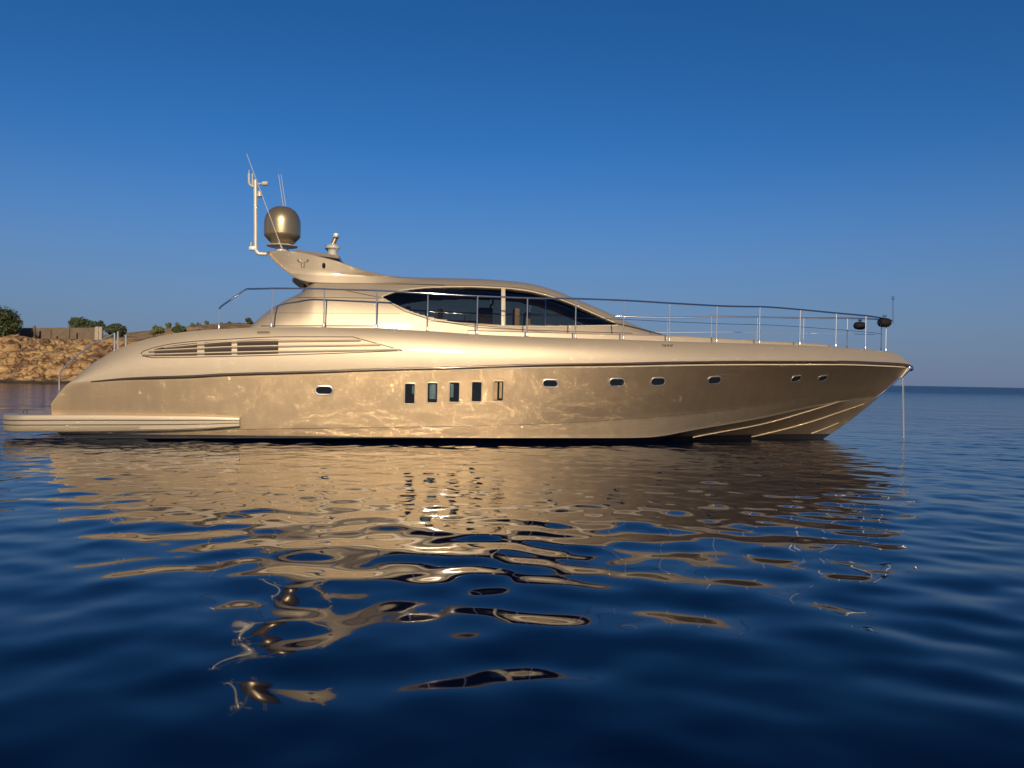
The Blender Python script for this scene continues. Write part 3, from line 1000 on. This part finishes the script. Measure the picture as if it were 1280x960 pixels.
# ------------------------------------------------------------------ things on or beside the yacht
def deck_light(u, v, y, label, wpx, hpx):
    root = empty('deck_light', (0, 0, 0))
    p = at(u, v, y)
    root.matrix_world = Matrix.Translation(P0) @ Matrix.Rotation(YAW, 4, 'Z') @ Matrix.Translation(p)
    tag(root, label, 'deck light', 'black lamps under the bow rail')
    s = (p - C_L).length / FPX
    a, b = wpx * s / 2, hpx * s / 2
    m = MB()
    m.lathe([(0.01, -a), (b * 0.55, -a * 0.97), (b * 0.86, -a * 0.75), (b, -a * 0.2), (b, a * 0.25), (b * 0.9, a * 0.65), (b * 0.62, a * 0.92), (b * 0.45, a), (0.01, a * 1.0)], (0, 0, 0), 20, axis='X')
    m.build('housing', M['black'], root)
    m = MB()
    m.lathe([(0.01, -a * 1.02), (b * 0.42, -a * 1.01), (b * 0.44, -a * 0.95)], (0, 0, 0), 16, axis='X')
    m.build('lens', M['glass'], root)
    m = MB()
    m.tube([(0, 0, b * 0.8), (0, 0, b * 1.5)], 0.03, 8)
    m.box((0, 0, b * 1.45), (0.12, 0.07, 0.06), bev=0.012)
    m.build('clamp', M['steel'], root)
    return root
deck_light(1074.8, 407.2, 0.55, 'smaller black rounded lamp hanging from the far bow rail, left of its twin', 13.5, 9)
deck_light(1105.5, 403.2, -0.28, 'larger black rounded lamp clamped under the near rail by the bow staff', 14.5, 10.5)

# anchor chain, link by link, in one thing
ch = MB()
a, b = at(1128.8, 472, 0), at(1130.8, 540, 0)
b = Vector((b.x, b.y, -0.5))
L = (a - b).length
nl = int(L / 0.058)
d = (b - a).normalized()
for i in range(nl):
    cpt = a.lerp(b, (i + 0.5) / nl)
    side = (Vector((1, 0.3, 0)) if i % 2 else Vector((-0.3, 1, 0))).normalized()
    pts = []
    for k in range(12):
        t = 2 * math.pi * k / 12
        pts.append(cpt + d * (0.040 * math.cos(t)) + side * (0.022 * math.sin(t)))
    ch.tube([P0 + Lx * p.x + Ly * p.y + Vector((0, 0, p.z)) for p in pts], 0.0085, 6, closed=True)
co = ch.build('anchor_chain', simple('galvanised_chain', (0.42, 0.40, 0.37), 0.45, 0.6, var=0.2, scale=20))
tag(co, 'pale galvanised anchor chain running from the bow down into the sea', 'chain')

# ------------------------------------------------------------------ sea
def axis(fine0, fine1, step, far0, far1, grow, grow_lo):
    a = list(np.arange(fine0, fine1 + 1e-6, step))
    x, s = fine1, step
    while x < far1:
        s *= grow; x += s; a.append(x)
    x, s = fine0, step
    lo = []
    while x > far0:
        s *= grow_lo; x -= s; lo.append(x)
    return np.array(lo[::-1] + a)
gx = axis(-15.5, 16.5, 0.052, -9000, 9000, 1.03, 1.025)
gy = axis(0.5, 24.5, 0.048, -400, 14000, 1.035, 1.14)
X, Y = np.meshgrid(gx, gy)
DX = np.gradient(gx)[None, :].repeat(len(gy), 0)
DY = np.gradient(gy)[:, None].repeat(len(gx), 1)
SP = np.maximum(DX, DY)
Z = np.zeros_like(X)
wr = np.random.default_rng(5)
BANDS = [(14, 2.0, 8.0, 0.0030), (44, 0.48, 1.5, 0.0090), (30, 0.24, 0.50, 0.0060)]
lee = 0.45 + 1.1 * np.clip((Y - 7.0) / 7.0, 0, 1)
for cnt, l0, l1, sl0 in BANDS:
    for k in range(cnt):
        lam = l0 * (l1 / l0) ** wr.random()
        ang = wr.normal(R(80), R(42 if l0 > 0.3 else 65))
        kx, ky = math.cos(ang) * 2 * math.pi / lam, math.sin(ang) * 2 * math.pi / lam
        amp = sl0 * lam / (2 * math.pi) * (0.6 + 0.8 * wr.random())
        att = np.clip((lam / SP - 3.0) / 3.0, 0, 1)
        if l0 < 0.3: att = att * lee        # the finest ripples are stronger round the yacht than close by
        Z += amp * att * np.sin(kx * X + ky * Y + wr.random() * 6.283)
# the surface lies a little lower and quieter in gusts and slicks
gust = 0.8 + 0.35 * np.sin(X * 0.21 + 1.3 * np.sin(Y * 0.13)) * np.sin(Y * 0.17 + 0.8)
Z *= np.where(SP < 3, gust, 0)
ny, nx = X.shape
verts = np.stack([X.ravel(), Y.ravel(), Z.ravel()], 1)
idx = np.arange(ny * nx).reshape(ny, nx)
quads = np.stack([idx[:-1, :-1].ravel(), idx[:-1, 1:].ravel(), idx[1:, 1:].ravel(), idx[1:, :-1].ravel()], 1)
def np_mesh(name, verts, quads, mat):
    me = bpy.data.meshes.new(name)
    me.vertices.add(len(verts)); me.vertices.foreach_set('co', verts.ravel())
    me.loops.add(quads.size); me.loops.foreach_set('vertex_index', quads.ravel())
    me.polygons.add(len(quads))
    me.polygons.foreach_set('loop_start', np.arange(0, quads.size, 4))
    me.polygons.foreach_set('loop_total', np.full(len(quads), 4))
    me.polygons.foreach_set('use_smooth', np.ones(len(quads), bool))
    me.materials.append(mat)
    me.update(); me.validate()
    o = bpy.data.objects.new(name, me)
    col.objects.link(o)
    return o
def water_mat():
    m, t, b = mat_new('sea_water')
    b.inputs['Base Color'].default_value = (0.0004, 0.0028, 0.017, 1)
    b.inputs['IOR'].default_value = 1.355
    geo = node(t, 'ShaderNodeNewGeometry')
    sx = node(t, 'ShaderNodeSeparateXYZ'); t.links.new(geo.outputs['Position'], sx.inputs[0])
    # wind ripples grow on the open water away from the sheltered near surface
    mr = node(t, 'ShaderNodeMapRange'); mr.inputs['From Min'].default_value = 17; mr.inputs['From Max'].default_value = 45
    mr.inputs['To Min'].default_value = 0.0; mr.inputs['To Max'].default_value = 1.0
    ab = node(t, 'ShaderNodeMath', operation='ABSOLUTE'); t.links.new(sx.outputs['X'], ab.inputs[0])
    a2 = node(t, 'ShaderNodeMath', operation='MULTIPLY_ADD'); a2.inputs[1].default_value = 2.0; a2.inputs[2].default_value = 0.0
    t.links.new(ab.outputs[0], a2.inputs[0])
    mxm = node(t, 'ShaderNodeMath', operation='MAXIMUM')
    t.links.new(sx.outputs['Y'], mxm.inputs[0]); t.links.new(a2.outputs[0], mxm.inputs[1])
    t.links.new(mxm.outputs[0], mr.inputs['Value'])
    rg = node(t, 'ShaderNodeMapRange'); rg.inputs['From Min'].default_value = 26; rg.inputs['From Max'].default_value = 220
    rg.inputs['To Min'].default_value = 0.034; rg.inputs['To Max'].default_value = 0.30
    t.links.new(sx.outputs['Y'], rg.inputs['Value']); t.links.new(rg.outputs[0], b.inputs['Roughness'])
    mp = node(t, 'ShaderNodeMapping'); mp.inputs['Scale'].default_value = (0.55, 1.0, 1.0)
    t.links.new(geo.outputs['Position'], mp.inputs['Vector'])
    n1 = node(t, 'ShaderNodeTexNoise'); n1.inputs['Scale'].default_value = 0.9; n1.inputs['Detail'].default_value = 5; n1.inputs['Roughness'].default_value = 0.55
    t.links.new(mp.outputs[0], n1.inputs['Vector'])
    n2 = node(t, 'ShaderNodeTexNoise'); n2.inputs['Scale'].default_value = 0.22; n2.inputs['Detail'].default_value = 3
    t.links.new(mp.outputs[0], n2.inputs['Vector'])
    ad = node(t, 'ShaderNodeMath', operation='ADD')
    t.links.new(n1.outputs['Fac'], ad.inputs[0]); t.links.new(n2.outputs['Fac'], ad.inputs[1])
    mu = node(t, 'ShaderNodeMath', operation='MULTIPLY')
    t.links.new(ad.outputs[0], mu.inputs[0]); t.links.new(mr.outputs[0], mu.inputs[1])
    bp = node(t, 'ShaderNodeBump'); bp.inputs['Strength'].default_value = 1.0; bp.inputs['Distance'].default_value = 0.22
    t.links.new(mu.outputs[0], bp.inputs['Height'])
    t.links.new(bp.outputs['Normal'], b.inputs['Normal'])
    return m
sea = np_mesh('sea', verts, quads, water_mat())
tag(sea, kind='structure')

# ------------------------------------------------------------------ shore
def vnoise(x, y, seed):
    xi, yi = np.floor(x).astype(int), np.floor(y).astype(int)
    xf, yf = x - xi, y - yi
    u, v = xf * xf * (3 - 2 * xf), yf * yf * (3 - 2 * yf)
    def h(a, b):
        n = (a * 374761393 + b * 668265263 + seed * 974711) & 0x7fffffff
        n = ((n ^ (n >> 13)) * 1274126177) & 0x7fffffff
        return ((n ^ (n >> 16)) & 0xffff) / 65535.0
    return (h(xi, yi) * (1 - u) + h(xi + 1, yi) * u) * (1 - v) + (h(xi, yi + 1) * (1 - u) + h(xi + 1, yi + 1) * u) * v
def fbm(x, y, seed, o=5, g=0.5):
    s, a, t = 0, 1.0, 0
    for k in range(o):
        s = s + a * vnoise(x * 2 ** k + 13 * k, y * 2 ** k - 7 * k, seed + k); t += a; a *= g
    return s / t
def shore_y(x):
    return 97 + 0.10 * (x + 50) + 2.2 * (fbm(x * 0.12, x * 0 + 3, 4, 3) - 0.5)
def terrain(x, y):
    d = y - shore_y(x) + 2.2 * (fbm(x * 0.35, y * 0.35, 21, 3) - 0.5)
    base = np.interp(d, [-3, -0.5, 0.4, 3.0, 5.0, 8.5, 10.5, 13.5, 30, 200], [-1.2, -0.4, 0.35, 2.3, 2.9, 4.0, 5.2, 6.2, 6.6, 8.0])
    # ledges, rounded slabs and deep cracks
    wx_ = x + 1.6 * (fbm(x * .35, y * .35, 8, 3) - .5); wy_ = y + 1.6 * (fbm(x * .35 + 9, y * .35, 18, 3) - .5)
    rid = fbm(wx_ * 0.20, wy_ * 0.34, 31, 5)
    crk = np.abs(fbm(wx_ * 0.26, wy_ * 0.40, 55, 4) - 0.5) * 2
    crk2 = np.abs(fbm(wx_ * 0.70, wy_ * 0.9, 65, 3) - 0.5) * 2
    mask = np.clip(d / 1.2, 0, 1) * np.clip((17 - d) / 4, 0.05, 1)
    z = base + mask * (3.0 * (rid - 0.5) - 0.9 * np.clip(0.10 - crk, 0, 1) / 0.10 - 0.28 * np.clip(0.12 - crk2, 0, 1) / 0.12 + 0.45 * (fbm(x * 1.9, y * 1.9, 77, 4) - 0.5))
    t = 0.95
    wob = 1.1 * fbm(x * .14, y * .14, 91, 3)
    q = np.floor(z / t + wob); fr = z / t + wob - q
    st = (q + np.clip(fr * 2.6 - 0.9, 0, 1) ** 1.5) * t - t * wob
    z = z * (1 - 0.5 * mask) + st * 0.5 * mask
    hill = 5.6 * np.exp(-((x + 62) / 30) ** 2 - ((y - 185) / 40) ** 2) + 3.0 * np.exp(-((x + 30) / 26) ** 2 - ((y - 190) / 40) ** 2)
    z = z + hill * np.clip((d - 14) / 30, 0, 1) * (0.85 + 0.3 * fbm(x * .06, y * .06, 13, 4))
    z = z - np.clip((x + 8) / 14, 0, 3) * 5.0
    return z
tx = np.concatenate([np.arange(-150, -78, 1.2), np.arange(-78, -44, 0.16), np.arange(-44, 16, 0.9)])
ty = np.concatenate([np.arange(91, 113, 0.16), 113 + 0.16 * np.cumsum(1.035 ** np.arange(0, 85))])
TX, TY = np.meshgrid(tx, ty)
TZ = terrain(TX, TY)
ny, nx = TX.shape
idx = np.arange(ny * nx).reshape(ny, nx)
quads = np.stack([idx[:-1, :-1].ravel(), idx[:-1, 1:].ravel(), idx[1:, 1:].ravel(), idx[1:, :-1].ravel()], 1)
def rock_mat():
    m, t, b = mat_new('ochre_rock')
    geo = node(t, 'ShaderNodeNewGeometry')
    n1 = node(t, 'ShaderNodeTexNoise'); n1.inputs['Scale'].default_value = 0.55; n1.inputs['Detail'].default_value = 8; n1.inputs['Roughness'].default_value = 0.62
    t.links.new(geo.outputs['Position'], n1.inputs['Vector'])
    cr = node(t, 'ShaderNodeValToRGB')
    e = cr.color_ramp.elements
    e[0].position = 0.36; e[0].color = (0.10, 0.050, 0.026, 1)
    e[1].position = 0.64; e[1].color = (0.44, 0.275, 0.115, 1)
    e2 = e.new(0.47); e2.color = (0.27, 0.155, 0.066, 1)
    e3 = e.new(0.54); e3.color = (0.36, 0.225, 0.095, 1)
    t.links.new(n1.outputs['Fac'], cr.inputs[0])
    # scrub and dry soil on flatter, higher ground; wet dark band at the water
    n2 = node(t, 'ShaderNodeTexNoise'); n2.inputs['Scale'].default_value = 0.16; n2.inputs['Detail'].default_value = 9; n2.inputs['Roughness'].default_value = 0.65
    t.links.new(geo.outputs['Position'], n2.inputs['Vector'])
    sc = node(t, 'ShaderNodeValToRGB')
    e = sc.color_ramp.elements
    e[0].position = 0.42; e[0].color = (0.17, 0.115, 0.045, 1)
    e[1].position = 0.58; e[1].color = (0.46, 0.29, 0.125, 1)
    t.links.new(n2.outputs['Fac'], sc.inputs[0])
    sx = node(t, 'ShaderNodeSeparateXYZ'); t.links.new(geo.outputs['Position'], sx.inputs[0])
    mr = node(t, 'ShaderNodeMapRange'); mr.inputs['From Min'].default_value = 5.6; mr.inputs['From Max'].default_value = 7.0
    t.links.new(sx.outputs['Z'], mr.inputs['Value'])
    mx = node(t, 'ShaderNodeMix', data_type='RGBA')
    t.links.new(mr.outputs[0], mx.inputs[0]); t.links.new(cr.outputs[0], mx.inputs[6]); t.links.new(sc.outputs[0], mx.inputs[7])
    wr_ = node(t, 'ShaderNodeMapRange'); wr_.inputs['From Min'].default_value = 0.28; wr_.inputs['From Max'].default_value = 0.50
    wr_.inputs['To Min'].default_value = 1; wr_.inputs['To Max'].default_value = 0
    t.links.new(sx.outputs['Z'], wr_.inputs['Value'])
    m2 = node(t, 'ShaderNodeMix', data_type='RGBA'); m2.inputs[7].default_value = (0.035, 0.025, 0.014, 1)
    # dark crack lines painted into the colour for shade in the crevices
    n4 = node(t, 'ShaderNodeTexNoise'); n4.inputs['Scale'].default_value = 0.42; n4.inputs['Detail'].default_value = 6; n4.inputs['Distortion'].default_value = 0.8
    mp4 = node(t, 'ShaderNodeMapping'); mp4.inputs['Scale'].default_value = (0.7, 1.0, 1.6)
    t.links.new(geo.outputs['Position'], mp4.inputs['Vector']); t.links.new(mp4.outputs[0], n4.inputs['Vector'])
    cr4 = node(t, 'ShaderNodeValToRGB'); e4 = cr4.color_ramp.elements
    e4[0].position = 0.455; e4[0].color = (1, 1, 1, 1); e4[1].position = 0.535; e4[1].color = (1, 1, 1, 1)
    x4 = e4.new(0.49); x4.color = (0.30, 0.24, 0.20, 1); x5 = e4.new(0.505); x5.color = (0.35, 0.28, 0.24, 1)
    t.links.new(n4.outputs['Fac'], cr4.inputs[0])
    mc = node(t, 'ShaderNodeMix', data_type='RGBA'); mc.blend_type = 'MULTIPLY'; mc.inputs[0].default_value = 1.0
    t.links.new(mx.outputs[2], mc.inputs[6]); t.links.new(cr4.outputs[0], mc.inputs[7])
    t.links.new(wr_.outputs[0], m2.inputs[0]); t.links.new(mc.outputs[2], m2.inputs[6])
    t.links.new(m2.outputs[2], b.inputs['Base Color'])
    b.inputs['Roughness'].default_value = 0.9
    n3 = node(t, 'ShaderNodeTexNoise'); n3.inputs['Scale'].default_value = 2.2; n3.inputs['Detail'].default_value = 6
    t.links.new(geo.outputs['Position'], n3.inputs['Vector'])
    bp = node(t, 'ShaderNodeBump'); bp.inputs['Strength'].default_value = 1.0; bp.inputs['Distance'].default_value = 0.5
    t.links.new(n3.outputs['Fac'], bp.inputs['Height']); t.links.new(bp.outputs['Normal'], b.inputs['Normal'])
    return m
land = np_mesh('rocky_shore', np.stack([TX.ravel(), TY.ravel(), TZ.ravel()], 1), quads, rock_mat())
tag(land, kind='structure')

def gpt(u, v, y):
    """world point on a sight line at a given distance"""
    d = ray(u, v); k = y / d.y
    return CAM + d * k
def ground_z(x, y): return float(terrain(np.array([x]), np.array([y]))[0])

# dry stone wall with posts
wl = empty('stone_wall', (0, 0, 0))
tag(wl, 'long low grey brown stone wall with posts along the top of the rocks', 'wall')
pa, pb = gpt(-30, 410.3, 113), gpt(123, 409.5, 116)
m = MB()
N = 60
rows = []
wrn = np.random.default_rng(3)
for i in range(N + 1):
    t = i / N
    x, y = pa.x + (pb.x - pa.x) * t, pa.y + (pb.y - pa.y) * t
    zt = pa.z + (pb.z - pa.z) * t + 0.05 * (wrn.random() - 0.5)
    zb = min(ground_z(x, y), zt - 1.5) - 0.3
    rows.append([(x, y - 0.2, zb), (x, y - 0.18, zt - 0.05), (x, y - 0.12, zt), (x, y + 0.12, zt), (x, y + 0.18, zt - 0.05), (x, y + 0.2, zb)])
m.grid(rows, closed_u=True, cap=True)
wall_mat = simple('weathered_stone', (0.125, 0.092, 0.062), 0.9, var=0.5, scale=1.8, bump=1.0)
m.build('wall_run', wall_mat, wl)
wl_o = wl
for (u, va, vb, w) in ((45, 407.5, 421, 0.26), (65, 412.5, 423, 0.22), (88.5, 406.5, 420, 0.2), (123.5, 409, 422, 0.5), (128, 408.8, 422, 0.45)):
    p, q_ = gpt(u, va, 113.0), gpt(u, vb, 113.0)
    m = MB(); m.box(((p.x + q_.x) / 2, 112.6, (p.z + q_.z) / 2 - 0.3), (w, w, p.z - q_.z + 0.6), bev=0.04)
    m.build('post', simple('pale_post', (0.33, 0.27, 0.20), 0.9, var=0.3, scale=3) if u > 100 else wall_mat, wl)

# trees and bushes: trunk, limbs and a crown of leaf-sized faces
def leaf_mat(name, c):
    m, t, b = mat_new(name)
    oi = node(t, 'ShaderNodeNewGeometry')
    hv = node(t, 'ShaderNodeMix', data_type='RGBA')
    hv.inputs[6].default_value = (*[q * 0.6 for q in c], 1); hv.inputs[7].default_value = (*[q * 1.5 for q in c], 1)
    t.links.new(oi.outputs['Random Per Island'], hv.inputs[0])
    t.links.new(hv.outputs[2], b.inputs['Base Color'])
    b.inputs['Roughness'].default_value = 0.65
    return m
LEAF = [leaf_mat('dark_leaf', (0.040, 0.050, 0.015)), leaf_mat('green_leaf', (0.045, 0.065, 0.018)), leaf_mat('olive_leaf', (0.10, 0.10, 0.035)), leaf_mat('dry_leaf', (0.26, 0.20, 0.09))]
BARK = simple('bark', (0.10, 0.07, 0.045), 0.9, var=0.3, scale=8)
def tree(name, base, w, h, nl, leaf, label, cat, group=None, size=0.14, clumps=26, flat=0.8, squat=0.15):
    root = empty(name, base)
    tag(root, label, cat, group)
    rr = random.Random(int(base[0] * 100 + nl))
    cs = []
    for k in range(clumps):
        a, e = rr.uniform(0, 6.283), rr.uniform(squat, 1.0)
        rad = math.sqrt(max(0.0, 1 - (e * 2 - 1) ** 2 * 0.8)) * rr.uniform(0.3, 0.95)
        cs.append((Vector((w / 2 * rad * math.cos(a) * 0.85, w / 2 * rad * math.sin(a) * 0.7, h * (0.1 + 0.78 * e))), rr.uniform(0.13, 0.24) * min(w, h * 1.6)))
    m = MB()
    m.tube([(0, 0, -0.6), (0.03 * w, 0, h * 0.25), (0, 0.02 * w, h * 0.55)], [0.05 * h, 0.04 * h, 0.02 * h], 7)
    for c_, r_ in cs[:9]:
        m.tube([(0.02 * w, 0, h * 0.2), Vector((0, 0, h * 0.3)).lerp(c_, 0.55), c_], [0.025 * h, 0.016 * h, 0.006 * h], 5)
    m.build('trunk', BARK, root)
    vs, fs = [], []
    for k in range(nl):
        c_, r_ = cs[k % len(cs)]
        d = Vector((rr.gauss(0, 1), rr.gauss(0, 1), rr.gauss(0, flat))).normalized() * r_ * rr.uniform(0.45, 1.05) ** 0.6
        p = c_ + d
        if p.z < 0.02: p.z = abs(p.z) * 0.3
        nrm = (d.normalized() + Vector((rr.gauss(0, .6), rr.gauss(0, .6), rr.gauss(0.2, .6)))).normalized()
        t1 = nrm.orthogonal().normalized(); t1.rotate(Matrix.Rotation(rr.uniform(0, 6.28), 3, nrm)); t2 = nrm.cross(t1)
        s = size * rr.uniform(0.6, 1.4)
        o = len(vs)
        vs += [p - t1 * s, p + t2 * s * 0.55, p + t1 * s, p - t2 * s * 0.55]
        fs.append((o, o + 1, o + 2, o + 3))
    m = MB(); m.add(vs, fs)
    m.build('crown', leaf, root, smooth=False)
    return root
def plant_at(name, u, vtop, vbot, wpx, y, nl, leaf, label, cat, group=None, **kw):
    p, q_ = gpt(u, vtop, y), gpt(u, vbot, y)
    s = y / FPX
    tree(name, (p.x, y, q_.z), wpx * s, p.z - q_.z, nl, leaf, label, cat, group, **kw)
plant_at('olive_tree', 2, 387.5, 423, 48, 109, 9000, LEAF[0], 'large dark rounded tree above the rocks at the left end of the wall', 'tree', size=0.15, clumps=40)
plant_at('bush', 96, 397.5, 413, 24, 121, 2400, LEAF[1], 'dense green bush rising behind the middle of the stone wall', 'bush', size=0.15, clumps=16)
plant_at('bush', 111, 400.8, 413, 20, 122, 1700, LEAF[1], 'lower green bush behind the wall just left of its gate posts', 'bush', size=0.15, clumps=12)
plant_at('bush', 126.5, 399.5, 414, 11, 123, 1200, LEAF[0], 'small upright dark bush over the gate posts of the wall', 'bush', size=0.14, clumps=9)
plant_at('bush', 146, 406.5, 421, 30, 118, 3600, LEAF[0], 'wide dark bush behind the yacht stern rail posts', 'bush', size=0.15, clumps=22)
plant_at('dry_bush', 197, 408.5, 419, 16, 135, 1500, LEAF[2], 'pale yellowish bush on the slope behind the yacht stern', 'bush', size=0.2, clumps=10)
plant_at('dry_bush', 224, 408.5, 419, 24, 137, 2000, LEAF[1], 'green low bush on the slope right of the pale bush', 'bush', size=0.2, clumps=14)
plant_at('small_tree', 311, 398.0, 406.5, 9, 170, 500, LEAF[0], 'tiny lone flat topped tree on the far hill crest', 'tree', size=0.24, clumps=7, squat=0.7)

rb = random.Random(4)
for k in range(9):
    u = 214 + k * 12 + rb.uniform(-5, 5)
    plant_at('hill_scrub', u, 405.0 + rb.uniform(-2.2, 1.5) - (u > 230) * 1.5, 413, rb.uniform(7, 14), 172, 420, LEAF[2],
             'low dry scrub bush on the far hill behind the yacht stern', 'bush', group='scrub on the far hill', size=0.26, clumps=7)
